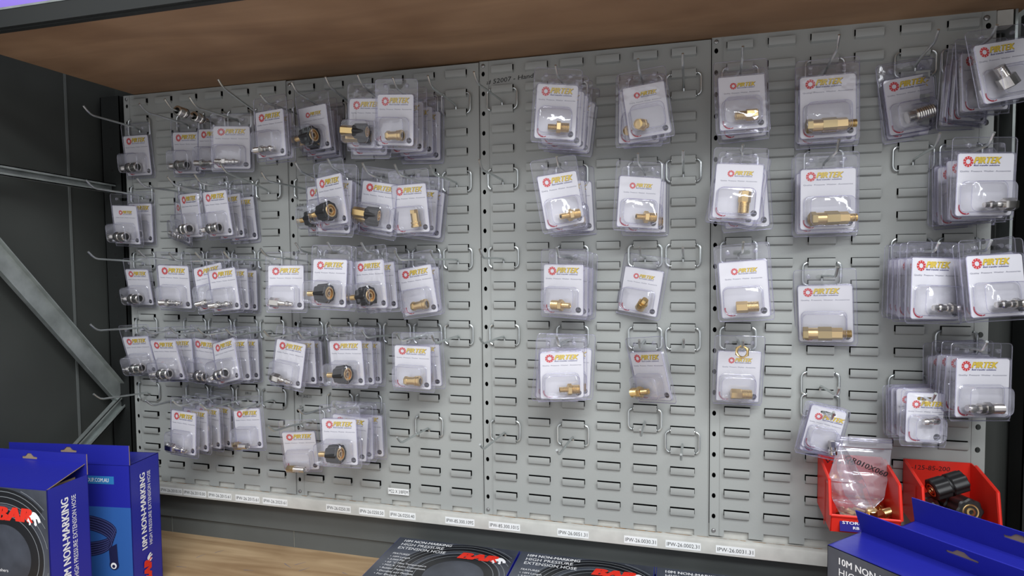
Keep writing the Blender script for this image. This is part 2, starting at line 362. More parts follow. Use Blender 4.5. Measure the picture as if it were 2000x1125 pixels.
for u, v, b, w in ((294, 945, '.20', .024), (334, 952, 'IPW-26.2010.10', .066), (380, 958, 'IPW-26.2010.00', .066), (429, 964, 'IPW-26.2015.61', .066), (483, 969, 'IPW-26.2015.61', .066), (537, 974, 'IPW-26.2023.61', .066),
                (661, 990, 'IPW-26.0250.30', .062), (726, 998, 'IPW-26.0250.50', .062), (786, 1003, 'IPW-26.0250.40', .062), (898, 1016, 'IPW-85.300.109S', .066), (985, 1024, 'IPW-85.300.101S', .068),
                (1119, 1038, 'IPW-26.0051.31', .064), (1251, 1048, 'IPW-26.0030.31', .064), (1334, 1055, 'IPW-26.0002.31', .066), (1436, 1065, 'IPW-26.0031.31', .070)):
    sticker(u, v, b, w)
root['label'] = 'cream steel rail with part number tickets under the louvred panels'; root['category'] = 'rail'
r2, T2 = pn[2]
m = MB(); m.box((-.221, -.0073, -.912), (-.171, -.0068, -.8985), 'sticker', T2); m.text('M22 X 3/8FEM', .046, .0075, (-.196, -.0075, -.909), 'ink', T2, 0, .006, 'c'); m.build('part_ticket', r2)
# ------------------------------------------------------------------ wire hooks
ORD = ['first', 'second', 'third', 'fourth', 'fifth', 'sixth']
PNM = {1: 'leftmost panel', 2: 'second panel', 3: 'third panel', 4: 'rightmost panel'}
def rowname(h):
    r = h[2]
    if r == 2: return 'top row'
    if r == 6: return 'second row'
    if r in (10, 11): return 'third row'
    if r in (14, 16): return 'fourth row'
    return 'bottom row'
HOOKS = [
((1,1,2),-0.001,0.030),((1,3,2),0.008,0.023),((1,4,2),0.003,0.028),((1,5,2),-0.006,0.027),((1,6,2),-0.006,0.058),
((1,1,6),-0.002,0.029),((1,3,6),-0.006,0.027),((1,4,6),0.003,0.027),((1,5,6),0.000,0.029),((1,6,6),-0.007,0.047),
((1,1,10),-0.005,0.032),((1,3,10),-0.010,0.034),((1,4,10),-0.000,0.027),((1,5,10),-0.005,0.028),((1,6,10),-0.005,0.028),
((1,1,14),-0.007,0.031),((1,3,14),-0.005,0.028),((1,4,14),-0.005,0.028),((1,5,14),-0.005,0.028),((1,6,14),-0.005,0.028),
((2,1,2),-0.007,0.022),((2,2,2),-0.006,0.040),((2,3,2),-0.002,0.044),((2,4,2),-0.004,0.042),((2,5,2),-0.002,0.031),
((2,6,2),-0.002,0.028),((2,1,6),-0.009,0.028),((2,2,6),-0.002,0.043),((2,3,6),-0.001,0.047),((2,4,6),0.003,0.035),
((2,5,6),-0.001,0.029),((2,6,6),-0.000,0.024),((2,1,10),-0.016,0.035),((2,2,10),-0.006,0.045),((2,3,10),-0.005,0.045),
((2,4,10),-0.003,0.043),((2,5,10),-0.004,0.026),((2,6,10),-0.002,0.025),((2,1,14),-0.014,0.029),((2,2,14),-0.005,0.028),
((2,3,14),-0.005,0.042),((2,4,14),-0.006,0.033),((2,5,14),-0.003,0.029),((2,6,14),-0.002,0.026),((3,1,2),-0.012,0.026),
((3,3,2),-0.004,0.024),((3,5,2),-0.005,0.022),((3,6,2),-0.003,0.024),((3,1,6),-0.004,0.028),((3,3,6),-0.003,0.026),
((3,5,6),-0.005,0.024),((3,6,6),-0.002,0.025),((3,1,10),-0.005,0.026),((3,3,10),-0.004,0.027),((3,5,10),-0.002,0.026),
((3,6,10),-0.002,0.024),((3,1,14),-0.007,0.023),((3,3,14),-0.005,0.028),((3,5,14),-0.003,0.026),((3,6,14),-0.000,0.029),
((1,1,18),-0.006,0.035),((1,3,18),-0.005,0.028),((1,4,18),-0.005,0.031),((1,5,18),-0.005,0.028),((1,6,18),-0.005,0.028),
((2,2,18),-0.010,0.032),((2,3,18),0.000,0.046),((2,1,19),-0.010,0.033),((2,5,19),-0.007,0.028),((3,1,19),-0.009,0.024),
((3,3,19),-0.006,0.024),((3,5,18),-0.001,0.030),((3,6,19),-0.004,0.032),((4,1,2),-0.009,0.023),((4,1,6),-0.008,0.026),
((4,1,10),-0.006,0.028),((4,1,14),-0.005,0.026),((4,3,2),-0.010,0.027),((4,3,6),-0.008,0.026),((4,3,11),-0.007,0.026),
((4,3,16),-0.003,0.034),((4,3,17),-0.010,0.034),((4,5,2),-0.017,0.021),((4,5,6),-0.012,0.027),((4,5,10),-0.010,0.022),
((4,5,16),-0.010,0.031),((4,6,2),-0.013,0.020),((4,6,6),-0.013,0.024),((4,6,10),-0.013,0.025),((4,6,14),-0.015,0.033),
]
HK = {h[0]: h for h in HOOKS}
def hookpos(h):
    same = sorted(k[1] for k in HK if k[0] == h[0] and rowname(k) == rowname(h))
    return ORD[same.index(h[1])]
def arm_pts(dx, dz):
    kz = max(.010, dz-.016)
    return [Vector((0, -.0038, -.0095)), Vector((0, -.0045, -.002)), Vector((0, -.006, .005)), Vector((dx*.07, -.011, .0085)),
            Vector((dx*.5, -.07, .0085+(kz-.008)*.5)), Vector((dx*.85, -.126, kz-.0005)), Vector((dx*.9, -.134, kz+.002)), Vector((dx*.96, -.141, kz+(dz-kz)*.45)), Vector((dx, -.150, dz))]
def arm_at(h, s):
    k, dx, dz = HK[h]; kz = max(.010, dz-.016)
    return Vector((colx(h[0], h[1])+dx*s/.15, -s, rowz(h[0], h[2])+.008+(kz-.008)*s/.132))
fm = MB(); P = []
for sx, sz, a in ((1, 1, 0), (-1, 1, PI/2), (-1, -1, PI), (1, -1, 1.5*PI)):
    for k in range(6):
        t = a+PI/2*k/5; P.append((sx*.0235+.008*math.cos(t), 0, .0110+sz*.0130+.0085*math.sin(t)))
P = [(x, -.0030-(.0035 if abs(x) > .024 else 0), z+(.0012 if z < 0 else -.0004)) for x, _, z in P]
fm.tube(P, .0020, 'zinc', 8, True)
FRAME = fm.mesh('hook_frame')
PACKS = [
("a1",(1,1,2),"coupler",.019,.021,-.006,.097,-.001,.071,.094,.018),
("a2",(1,3,2),"coupler",.016,.032,.035,.074,-.000,.072,.095,.018),
("a3",(1,4,2),"plug",.021,-.051,.056,.023,.005,.071,.093,.017),
("a4",(1,5,2),"plug",.031,.204,.025,.033,-.001,.085,.094,.017),
("b1",(1,1,6),"coupler",.055,-.009,.052,.140,-.004,.071,.090,.029),
("b2",(1,1,6),"coupler",.014,-.035,.026,.040,.002,.071,.093,.019),
("b3",(1,3,6),"plug",.035,-.448,.227,.100,.002,.071,.087,.028),
("b4",(1,4,6),"coupler",.096,-.309,-.003,.108,.001,.071,.095,.013),
("b5",(1,5,6),"coupler",.098,-.077,-.047,.126,.001,.067,.097,.012),
("b6",(1,5,6),"coupler",.049,-.064,-.074,.033,-.004,.067,.097,.013),
("b7",(1,5,6),"coupler",.014,.077,-.060,.056,.000,.067,.097,.015),
("c1",(1,1,10),"coupler",.031,-.025,.015,.168,-.000,.069,.087,.019),
("c2",(1,3,10),"plug",.064,.094,.043,.138,.001,.078,.099,.013),
("c3",(1,4,10),"plug",.044,.058,-.202,-.079,.001,.073,.099,.010),
("c4",(1,5,10),"plug",.081,-.006,-.116,.014,.002,.070,.092,.019),
("c5",(1,5,10),"plug",.041,-.019,-.043,.006,.002,.070,.092,.019),
("c6",(1,5,10),"plug",.014,-.005,.017,.030,.005,.070,.092,.021),
("d1",(1,1,14),"coupler",.045,.024,-.063,.218,.001,.074,.094,.020),
("d2",(1,3,14),"coupler",.105,-.041,-.035,.227,.000,.072,.094,.018),
("d3",(1,3,14),"coupler",.055,-.026,-.037,.012,.000,.072,.093,.019),
("d4",(1,4,14),"coupler",.058,-.119,.070,.127,.002,.076,.101,.019),
("d5",(1,5,14),"coupler",.077,-.249,-.262,-.054,-.004,.074,.092,.018),
("d6",(1,5,14),"coupler",.046,.021,-.082,-.011,-.002,.074,.093,.019),
("d7",(1,5,14),"coupler",.014,.017,-.010,.013,.001,.074,.093,.020),
("e1",(1,4,18),"plughex",.118,-.086,.039,-.014,-.002,.071,.094,.014),
("e2",(1,4,18),"plughex",.091,-.106,.032,.025,.003,.071,.093,.014),
("e3",(1,4,18),"plughex",.059,-.126,.019,.039,.006,.071,.094,.015),
("e4",(1,4,18),"plughex",.028,-.160,.055,.038,.011,.071,.096,.016),
("e5",(1,6,18),"nipple_s",.088,-.083,-.106,-.031,-.008,.072,.086,.004),
("f1",(2,1,2),"plug",.125,-.213,-.005,.044,.000,.080,.093,.014),
("f2",(2,2,2),"knob",.091,-.216,-.031,.115,.003,.078,.088,.012),
("f3",(2,4,2),"knobstraight",.112,-.175,.110,.080,-.002,.083,.095,.016),
("f4",(2,5,2),"swivel",.128,-.118,.099,.125,-.005,.080,.095,.009),
("f5",(2,5,2),"swivel",.073,-.203,.034,.028,-.008,.080,.096,.010),
("f6",(2,5,2),"swivel",.033,-.152,.006,.016,-.007,.080,.094,.009),
("f7",(2,5,2),"swivel",.014,.075,.026,.039,-.001,.080,.099,.011),
("f8",(2,2,2),"knob",.056,-.187,-.032,.011,-.002,.078,.088,.013),
("f9",(2,2,2),"knob",.029,-.201,-.007,.005,-.003,.078,.087,.013),
("fa",(2,1,2),"plug",.091,-.263,.009,.035,-.007,.080,.091,.015),
("fb",(2,4,2),"knobstraight",.079,-.136,.075,-.015,-.007,.083,.099,.017),
("g8",(2,4,6),"knobstraight",.056,-.016,.178,-.009,-.005,.083,.100,.010),
("g9",(2,3,6),"knob",.106,.336,.073,-.013,-.007,.075,.106,.014),
("h7",(2,3,10),"knob",.119,-.145,.042,.010,-.002,.082,.094,.016),
("t5",(4,6,2),"hexplug",.027,.669,-.049,.106,.006,.093,.098,.009),
("u4",(4,6,6),"plughexr",.014,.455,-.076,.069,.004,.092,.098,.013),
("g1",(2,2,6),"knob",.073,-.277,-.031,.011,.002,.072,.095,.012),
("g2",(2,3,6),"knob",.128,-.277,-.086,.076,-.014,.072,.098,.012),
("g3",(2,3,6),"knob",.084,-.370,.027,.020,-.007,.072,.097,.013),
("g4",(2,4,6),"knobstraight",.084,-.124,.171,.034,.006,.083,.095,.009),
("g5",(2,5,6),"swivelup",.094,-.099,-.023,.115,.001,.077,.095,.013),
("g6",(2,5,6),"swivelup",.021,-.049,.086,-.013,-.001,.077,.088,.012),
("g7",(2,5,6),"swivelup",.014,.093,.123,.022,.009,.078,.095,.015),
("h1",(2,1,10),"plughex",.078,.142,.006,-.029,-.000,.080,.094,.014),
("h2",(2,3,10),"knob",.128,-.106,.027,-.055,-.008,.082,.094,.016),
("h3",(2,4,10),"knob",.122,-.246,-.058,.039,-.002,.077,.095,.016),
("h4",(2,4,10),"knob",.082,-.202,-.080,.004,-.001,.077,.094,.016),
("h5",(2,5,10),"swivel",.069,-.140,-.150,.033,-.001,.080,.096,.014),
("h6",(2,5,10),"swivel",.025,-.115,-.039,.022,-.003,.080,.091,.015),
("i1",(2,1,14),"plughex",.064,-.069,.134,-.045,-.001,.077,.097,.015),
("i2",(2,1,14),"plughex",.042,-.049,-.021,.019,-.000,.076,.095,.015),
("i3",(2,1,14),"plughex",.021,-.098,-.015,.048,.002,.077,.095,.017),
("i4",(2,3,14),"knob",.095,-.139,-.050,.028,-.001,.082,.092,.016),
("i5",(2,3,14),"knob",.054,-.136,-.033,.010,.000,.082,.092,.016),
("i6",(2,3,14),"knob",.019,-.085,-.009,-.000,-.000,.082,.091,.016),
("i7",(2,5,14),"swivel",.077,-.072,.005,.002,-.002,.082,.087,.015),
("i8",(2,5,14),"swivel",.045,-.058,-.049,.016,.002,.082,.086,.016),
("j1",(2,1,19),"nipple_s",.058,.181,-.046,.140,-.001,.075,.089,.017),
("j2",(2,3,18),"knob",.128,-.099,-.062,-.046,-.003,.083,.091,.018),
("j3",(2,3,18),"knob",.080,-.001,.068,-.017,-.002,.083,.091,.017),
("j4",(2,3,18),"knob",.063,-.032,-.001,-.007,-.002,.083,.090,.017),
("j5",(2,3,18),"knob",.024,-.079,-.027,.010,.000,.083,.090,.018),
("k1",(3,3,2),"nipple",.128,.243,.068,-.006,.000,.073,.096,.013),
("k2",(3,3,2),"nipple",.084,.167,.069,.008,.003,.073,.099,.013),
("k3",(3,3,2),"nipple",.054,.152,.076,.008,.006,.073,.099,.013),
("k4",(3,3,2),"nipple",.014,.278,.125,.001,.013,.074,.097,.014),
("k5",(3,5,2),"nipple_end",.087,.103,-.140,-.034,.001,.073,.092,.014),
("k6",(3,5,2),"nipple_end",.054,.063,.012,.012,-.006,.073,.095,.014),
("k7",(3,5,2),"nipple_end",.044,.030,-.079,.002,-.003,.074,.093,.014),
("l1",(3,3,6),"nipple",.128,.614,-.184,-.011,-.007,.078,.095,.010),
("l2",(3,3,6),"nipple",.034,.616,-.075,-.009,-.006,.077,.095,.011),
("l3",(3,3,6),"nipple",.014,.524,-.053,-.009,-.000,.078,.097,.011),
("l4",(3,5,6),"nipple_r",.070,.339,.062,.011,-.002,.077,.092,.014),
("l5",(3,5,6),"nipple_r",.014,.313,.011,-.009,.002,.077,.096,.015),
("m1",(3,3,10),"nipple_m",.081,-.285,.019,.014,-.002,.083,.094,.013),
("m2",(3,3,10),"nipple_m",.034,-.346,.042,.042,.001,.083,.096,.016),
("m3",(3,3,10),"nipple_m",.014,-.390,.071,.072,.005,.083,.094,.017),
("m4",(3,5,10),"cap",.014,-.272,.151,-.057,.003,.076,.087,.022),
("n1",(3,3,14),"nipple_r",.085,.462,.079,.107,-.005,.081,.095,.014),
("n2",(3,3,14),"nipple_r",.105,.329,-.011,.032,-.001,.081,.087,.016),
("n3",(3,3,14),"nipple_r",.052,.276,.045,.007,.006,.081,.092,.015),
("n4",(3,5,14),"nipple_f",.047,-.657,-.144,.146,.000,.080,.092,.018),
("o1",(4,1,2),"bush",.080,.080,-.032,-.091,-.001,.076,.093,.014),
("o2",(4,1,2),"bush",.023,.029,-.066,.001,.000,.076,.093,.015),
("o3",(4,3,2),"valve",.045,.011,-.014,-.017,-.001,.088,.106,.015),
("o4",(4,3,2),"valve",.014,-.088,-.004,.003,.003,.089,.109,.016),
("p1",(4,1,6),"bushup",.124,-.020,.081,-.016,-.002,.074,.090,.011),
("p2",(4,1,6),"bushup",.038,-.028,-.069,.002,.006,.074,.099,.012),
("p3",(4,1,6),"bushup",.054,-.003,.209,-.003,.006,.075,.093,.012),
("p4",(4,3,6),"valve",.055,.231,-.026,.045,-.000,.094,.103,.015),
("p5",(4,3,6),"valve",.017,.085,-.013,-.000,.001,.095,.106,.016),
("q1",(4,1,10),"bushr",.035,-.143,-.100,.018,.004,.077,.093,.013),
("q2",(4,1,10),"bushr",.104,-.132,-.072,-.002,.000,.077,.096,.014),
("q3",(4,3,11),"valve",.020,-.193,-.037,.092,.002,.087,.103,.016),
("r1",(4,1,14),"bushr",.037,.090,.017,.121,.002,.075,.095,.017),
("r2",(4,3,17),"capsmall",.061,.267,.218,-.009,.001,.058,.082,-.010),
("r3",(4,3,17),"capsmall",.070,.102,.227,.022,.004,.058,.076,-.010),
("s1",(4,5,2),"coupler_r",.014,.293,-.168,.022,-.017,.082,.094,.019),
("s2",(4,5,2),"coupler_r",.014,-.139,-.117,.037,-.013,.083,.097,.022),
("t1",(4,6,2),"hexplug",.128,.422,-.189,-.059,.009,.093,.088,.008),
("t2",(4,6,2),"hexplug",.083,.523,-.106,.025,.005,.093,.089,.009),
("t3",(4,6,2),"hexplug",.035,.487,.047,.073,.007,.093,.093,.009),
("t4",(4,6,2),"hexplug",.037,.688,-.049,.090,.007,.093,.094,.009),
("u1",(4,6,6),"plughexr",.121,.334,-.008,.042,.000,.092,.095,.011),
("u2",(4,6,6),"plughexr",.067,.281,-.048,.007,.001,.092,.096,.012),
("u3",(4,6,6),"plughexr",.014,.344,-.015,.039,.004,.092,.095,.012),
("v1",(4,5,10),"plugr",.120,.417,.036,-.029,.006,.088,.096,.010),
("v2",(4,5,10),"plugr",.103,.371,.004,-.017,.002,.088,.094,.010),
("v3",(4,5,10),"plugr",.077,.325,.001,-.008,-.001,.088,.096,.010),
("v4",(4,5,10),"plugr",.043,.344,.012,.006,.001,.088,.094,.011),
("v5",(4,5,10),"plugr",.017,.341,.014,.016,.001,.088,.094,.011),
("w1",(4,6,10),"plugr",.128,.329,-.037,-.103,.010,.091,.094,.006),
("w2",(4,6,10),"plugr",.128,.355,-.132,.010,.003,.091,.091,.007),
("x1",(4,6,14),"nipplelong",.110,.346,.031,-.026,.008,.090,.092,.013),
("x2",(4,6,14),"nipplelong",.077,.339,.054,-.005,.004,.090,.090,.013),
("x3",(4,6,14),"nipplelong",.044,.280,.019,.007,.001,.090,.091,.013),
("x4",(4,6,14),"nipplelong",.014,.421,-.066,.087,-.004,.090,.087,.015),
("y1",(4,5,16),"smallnip",.097,.201,.040,-.040,.001,.059,.081,-.009),
("y2",(4,5,16),"smallnip",.047,.145,-.024,-.011,-.001,.059,.082,-.009),
("y3",(4,5,16),"smallnip",.042,.146,-.035,.013,-.007,.059,.080,-.009),
("y4",(4,5,16),"smallnip",.037,.174,-.054,.040,-.011,.059,.077,-.008),
]
used = {}
for a in PACKS: used.setdefault(a[1], []).append(a)
for h, dx, dz in HOOKS:
    root = empty('wire_hook', (colx(h[0], h[1]), 0, rowz(h[0], h[2])))
    f = bpy.data.objects.new('frame', FRAME); COL.objects.link(f); f.parent = root
    m = MB(); m.tube(arm_pts(dx, dz), .0022, 'zinc', 10)
    m.build('arm', root)
    st = 'zinc wire hook holding blister packs' if h in used else 'empty zinc wire hook'
    tag(root, '%s, %s hook of %s, %s' % (st, hookpos(h), PNM[h[0]], rowname(h)), 'hook', 'zinc wire hooks on the louvred panels')
    HK[h] = (h, dx, dz)
# ------------------------------------------------------------------ fittings (axis along x, centred)
def ribs(x0, x1, r, d=.0006, n=10):
    P = []
    for i in range(n):
        a = x0+(x1-x0)*i/n; b = x0+(x1-x0)*(i+.5)/n; P += [(a, r), (b, r-d)]
    return P+[(x1, r)]
def end_bore(m, x, r, mt, s):
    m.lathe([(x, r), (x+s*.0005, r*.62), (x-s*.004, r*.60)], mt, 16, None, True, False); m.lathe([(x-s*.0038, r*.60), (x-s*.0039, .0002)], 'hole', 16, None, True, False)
def fitting(kind):
    A = MB(); B = None; b = 'brass'; s = 'steel'
    if kind == 'coupler_r':
        A.lathe([(-.022, .0085), (-.021, .0104), (-.0135, .0104), (-.0125, .0092), (-.008, .0092)], s, 22); A.lathe([(-.008, .0112), (-.006, .0118)]+ribs(-.006, .019, .0118, .0007, 7)+[(.021, .0108)], 'steel', 24); end_bore(A, .021, .0100, s, 1)
    elif kind == 'coupler':
        A.lathe([(-.024, .0055)]+ribs(-.024, -.012, .0058, .0006, 5), s, 16); A.lathe([(-.012, .009), (-.005, .009)], s, 6)
        A.lathe([(-.005, .0085), (-.003, .0118), (.004, .0118), (.005, .0105), (.010, .0105), (.0115, .0118), (.020, .0118), (.021, .0105)], s, 24, None, True, False)
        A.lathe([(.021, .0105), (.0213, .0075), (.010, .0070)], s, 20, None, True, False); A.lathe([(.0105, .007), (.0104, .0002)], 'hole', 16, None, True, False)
        A.lathe([(-.0055, .0119), (-.0035, .0122), (-.0015, .0119)], 'steeld', 24, None, True, False)
    elif kind in ('plug', 'plugr'):
        A.lathe(ribs(-.026, -.010, .0062, .0006, 7), s, 16); A.lathe([(-.010, .0085), (-.003, .0085)], s, 6)
        A.lathe([(-.003, .0060), (.004, .0060), (.005, .0046), (.010, .0046), (.012, .0066), (.017, .0066), (.019, .0050), (.025, .0046)], s, 18); end_bore(A, .025, .0046, s, 1)
    elif kind in ('plughex', 'plughexr'):
        A.lathe([(-.024, .0095), (-.023, .0102), (-.005, .0102), (-.004, .0095)], 'brassd' if kind == 'x' else s, 6)
        A.lathe([(-.004, .0052), (.003, .0052), (.005, .0042), (.009, .0042), (.011, .0062), (.016, .0062), (.018, .0046), (.024, .0042)], s, 18); end_bore(A, .024, .0042, s, 1)
    elif kind == 'nipple_s':
        A.lathe([(-.023, .0088), (-.006, .0088)], 'brassd', 6); A.lathe(ribs(-.006, .021, .0066, .0006, 10), s, 16); end_bore(A, .021, .0066, s, 1)
    elif kind == 'nipplelong':
        A.lathe([(-.032, .0052), (-.027, .0066), (-.021, .0066), (-.019, .005), (-.013, .005)], s, 18); A.lathe([(-.013, .0078), (-.004, .0078)], s, 18)
        A.lathe([(-.004, .0098), (.006, .0098)], s, 6); A.lathe(ribs(.006, .026, .0080, .0006, 10), s, 18); end_bore(A, .026, .008, s, 1)
    elif kind in ('knob', 'knobstraight'):
        if kind == 'knob':
            A.lathe(ribs(-.036, -.022, .0054, .0005, 6), b, 16); A.lathe([(-.022, .0075), (-.012, .0075)], b, 6)
        else: A.lathe([(-.040, .0105), (-.012, .0105)], b, 6)
        B = MB(); r = .0185 if kind == 'knob' else .0150
        B.lathe([(-.014, r*.80), (-.012, r*.92), (.010, r), (.012, r), (.0135, r*.93)], 'black', 64, None, True, False, .07, 8)
        B.lathe([(-.014, r*.80), (-.0141, .004)], 'black', 64, None, True, False, .07, 8); B.lathe([(.0135, r*.93), (.0136, r*.70)], 'black', 64, None, False, False)
        A.lathe([(.0137, r*.70), (.0142, r*.66), (.0140, r*.56), (.0095, r*.54), (.0095, r*.40), (.0135, r*.36), (.0137, r*.22), (.0100, r*.18)], b, 28, None, True, False)
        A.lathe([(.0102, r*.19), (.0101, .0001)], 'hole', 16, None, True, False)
    elif kind in ('swivel', 'swivelup'):
        A.lathe([(-.017, .0085), (-.016, .0092), (-.010, .0092)], b, 6); A.lathe([(-.010, .0080), (.010, .0080)]+[(.010, .0088)], b, 22)
        A.lathe([(.006, .0085), (.0065, .0098), (.0105, .0098), (.011, .0090), (.0125, .0090), (.013, .0104), (.017, .0104), (.0175, .0098)], b, 28, None, True, False); end_bore(A, .0175, .0098, b, 1)
    elif kind in ('nipple', 'nipple_r', 'nipple_m', 'nipple_end', 'nipple_f'):
        r1, r2 = (.0052, .0085) if kind in ('nipple', 'nipple_r', 'nipple_end') else (.0092, .0056)
        A.lathe(ribs(-.019, -.004, r1, .0006, 8), b, 18); A.lathe([(-.004, .0105), (-.0035, .011), (.0030, .011), (.0035, .0105)], b, 6); A.lathe(ribs(.0035, .018, r2, .0006, 8), b, 18)
        end_bore(A, .018, r2, b, 1)
        A.lathe([(-.0192, r1*.9), (-.0188, r1*.6)], b, 16, None, True, False); A.lathe([(-.0193, r1*.6), (-.0194, .0001)], 'hole', 16, None, True, False)
    elif kind == 'cap':
        A.lathe([(-.010, .0085), (-.009, .0092), (.006, .0092)], b, 20); A.lathe([(.004, .0098), (.010, .0098)], b, 6); A.lathe(ribs(.010, .018, .0060, .0006, 5), b, 16)
        A.lathe([(-.0102, .0084), (-.0103, .0062), (-.004, .006)], b, 18, None, True, False); A.lathe([(-.0045, .006), (-.0046, .0001)], 'hole', 16, None, True, False)
    elif kind in ('bush', 'bushup', 'bushr'):
        A.lathe([(-.018, .0090), (-.017, .0098), (0, .0098), (.001, .0092)], b, 6); A.lathe(ribs(.001, .018, .0088 if kind != 'bush' else .0075, .0005, 8), b, 20); end_bore(A, .018, .0088 if kind != 'bush' else .0075, b, 1)
    elif kind == 'valve':
        A.lathe([(-.0395, .0105), (-.0385, .0122), (-.0300, .0122)], 'brassd', 6); A.lathe([(-.0300, .0105), (-.0145, .0105)], b, 24); A.lathe([(-.0145, .0125), (.0075, .0125)], 'brassd', 6)
        A.lathe([(.0075, .0108), (.0240, .0108), (.0245, .0100)], b, 6); A.lathe(ribs(.0245, .0385, .0068, .0005, 8), b, 18); end_bore(A, .0385, .0068, b, 1)
    elif kind == 'hexplug':
        A.lathe(ribs(-.018, -.001, .0082, .0005, 8), s, 20); A.lathe([(-.001, .0125), (0, .0132), (.015, .0132), (.016, .0122)], s, 6)
        A.lathe([(-.0181, .0080), (-.0182, .0055)], s, 18, None, True, False)
    elif kind == 'smallnip':
        A.lathe([(-.013, .0040), (-.011, .0052), (-.006, .0052), (-.005, .0044), (0, .0044)], s, 16); A.lathe([(0, .0066), (.010, .0066), (.011, .006)], s, 18); end_bore(A, .011, .0062, s, 1)
    elif kind == 'capsmall':
        A.lathe([(-.012, .0052), (-.011, .0062), (-.001, .0062)], s, 6); A.lathe([(-.001, .0055), (.004, .0055), (.005, .0072), (.012, .0072), (.0125, .006)], s, 20); end_bore(A, .0125, .0064, s, 1)
    return A, B
# kind -> (x offset, height above card foot, roll in the card plane, swing towards the viewer)
POSE = dict(coupler=(-.010, .018, .05, 0), plug=(-.004, .014, .0, .1), plughex=(-.004, .014, -.10, .1), knob=(.004, .026, .05, .02), knobstraight=(.004, .030, -.02, .25), swivel=(.006, .018, .04, .03),
            swivelup=(.016, .028, -1.5, 0), nipple=(.006, .018, .0, 0), nipple_r=(.012, .019, .0, 0), nipple_m=(.002, .018, .0, 0), nipple_end=(-.014, .018, .1, -2.1), nipple_f=(-.020, .018, .05, .15), cap=(.012, .018, 1.0, -.5),
            bush=(.004, .020, PI, 0), bushup=(.012, .026, -1.57, 0), bushr=(.004, .018, 0, 0), valve=(.002, .018, 0, 0), coupler_r=(.004, .026, .10, -.12), hexplug=(-.020, .032, -1.15, 0), plughexr=(.014, .016, PI, .05), plugr=(.010, .018, PI, 0),
            nipplelong=(-.004, .016, .0, 0), smallnip=(.002, .038, .14, .1), capsmall=(.016, .014, -1.25, 0))
DESC = dict(coupler='steel quick coupler', plug='slim steel plug', plughex='hex-ended steel plug', knob='fluted black knob', knobstraight='brass and black knob', swivel='brass swivel coupling', swivelup='upright brass swivel coupling',
            nipple='brass hex nipple', nipple_r='brass reducing nipple', nipple_m='brass threaded nipple', nipple_end='end-on brass nipple', nipple_f='leftward brass nipple', cap='tilted brass cap', bush='short brass bush', bushup='upright brass bush', bushr='brass hex bush',
            valve='long brass valve', coupler_r='ribbed steel coupler', hexplug='upright steel hex plug', plughexr='steel hex plug', plugr='thin steel plug', nipplelong='long steel nipple', smallnip='small steel nipple', capsmall='small steel cap', nipple_s='pale threaded nipple')
POSE['nipple_s'] = (-.008, .008, .03, -.2)
# ------------------------------------------------------------------ cards and clear shells; local origin = slot the wire passes through
BASE = dict(std=(.080, .095, .0155), wide=(.092, .095, .0110), valve=(.092, .105, .0155), small=(.059, .082, -.0100))
def card_mesh(size, small_logo):
    w, h, h0 = BASE[size]; m = MB(); zt = -h0; cz = zt-h/2; r = .0005 if small_logo and size != 'small' else .0045
    loops = [rrect(0, cz, w, h, r)]
    if size == 'small': loops.append(rrect(.0, 0, .026, .006, .0028))
    vs, fs = fill2d(loops, .0004); m.add(vs, fs, 'card')
    y = -.0007; k = (.0118 if small_logo else .0165)*(.80 if size == 'small' else 1); u = (w-.010)/.070 if not small_logo else 1
    lw = .062*(k/.0165); x = -w/2+(.009 if not small_logo else (w-lw)/2+.002); zl = zt-(.0125 if not small_logo else .017)-(.0 if size != 'small' else .007)
    R = k/2; m.disc((x+R, y, zl), R, 'red', None, 32, R*.46)
    for i in range(10):
        a = 2*PI*i/10; d = Vector((math.cos(a), 0, math.sin(a))); nn = Vector((-d.z, 0, d.x))*R*.045; c = Vector((x+R, y-.0001, zl)); m.quad([c+d*R*.66-nn, c+d*R*1.02-nn, c+d*R*1.02+nn, c+d*R*.66+nn], 'card')
    tx = x+k*1.05; tw = lw-k*1.05
    m.text('PIRTEK', tw+k*.02, k*.60, (tx+k*.03, y+.00005, zl-k*.20), 'navy', None, .35, .03); m.text('PIRTEK', tw, k*.60, (tx, y-.00025, zl-k*.16), 'yellow', None, .35, .07)
    m.text('fluid transfer solutions', tw*.95, k*.16, (tx, y, zl-k*.42), 'navy', None, .3, .02)
    m.text('Quality  Pressure  Washer  Accessories', w*(.90 if not small_logo else .78), k*.14 if not small_logo else .0021, (0, y, zl-k*(.95 if not small_logo else 1.15)), 'grey', None, 0, .01, 'c')
    # red swoosh and round batch stamp at the foot
    zb = zt-h; m.disc((-w/2+.017, y, zb+.014), .0125, 'redd', None, 14, .0102, PI*.92, PI*1.52); m.disc((-w/2+.017, y, zb+.014), .0125, 'redd', None, 8, .0110, PI*1.54, PI*1.66)
    cx = w/2-.0095; m.disc((cx, y, zb+.0095), .0056, 'ink', None, 24)
    m.box((cx-.0042, y-.0002, zb+.0087), (cx+.0042, y-.0001, zb+.0103), 'grey'); m.disc((cx, y-.0001, zb+.0095), .0050, 'grey', None, 20, .0046)
    return m.mesh('printed_card')
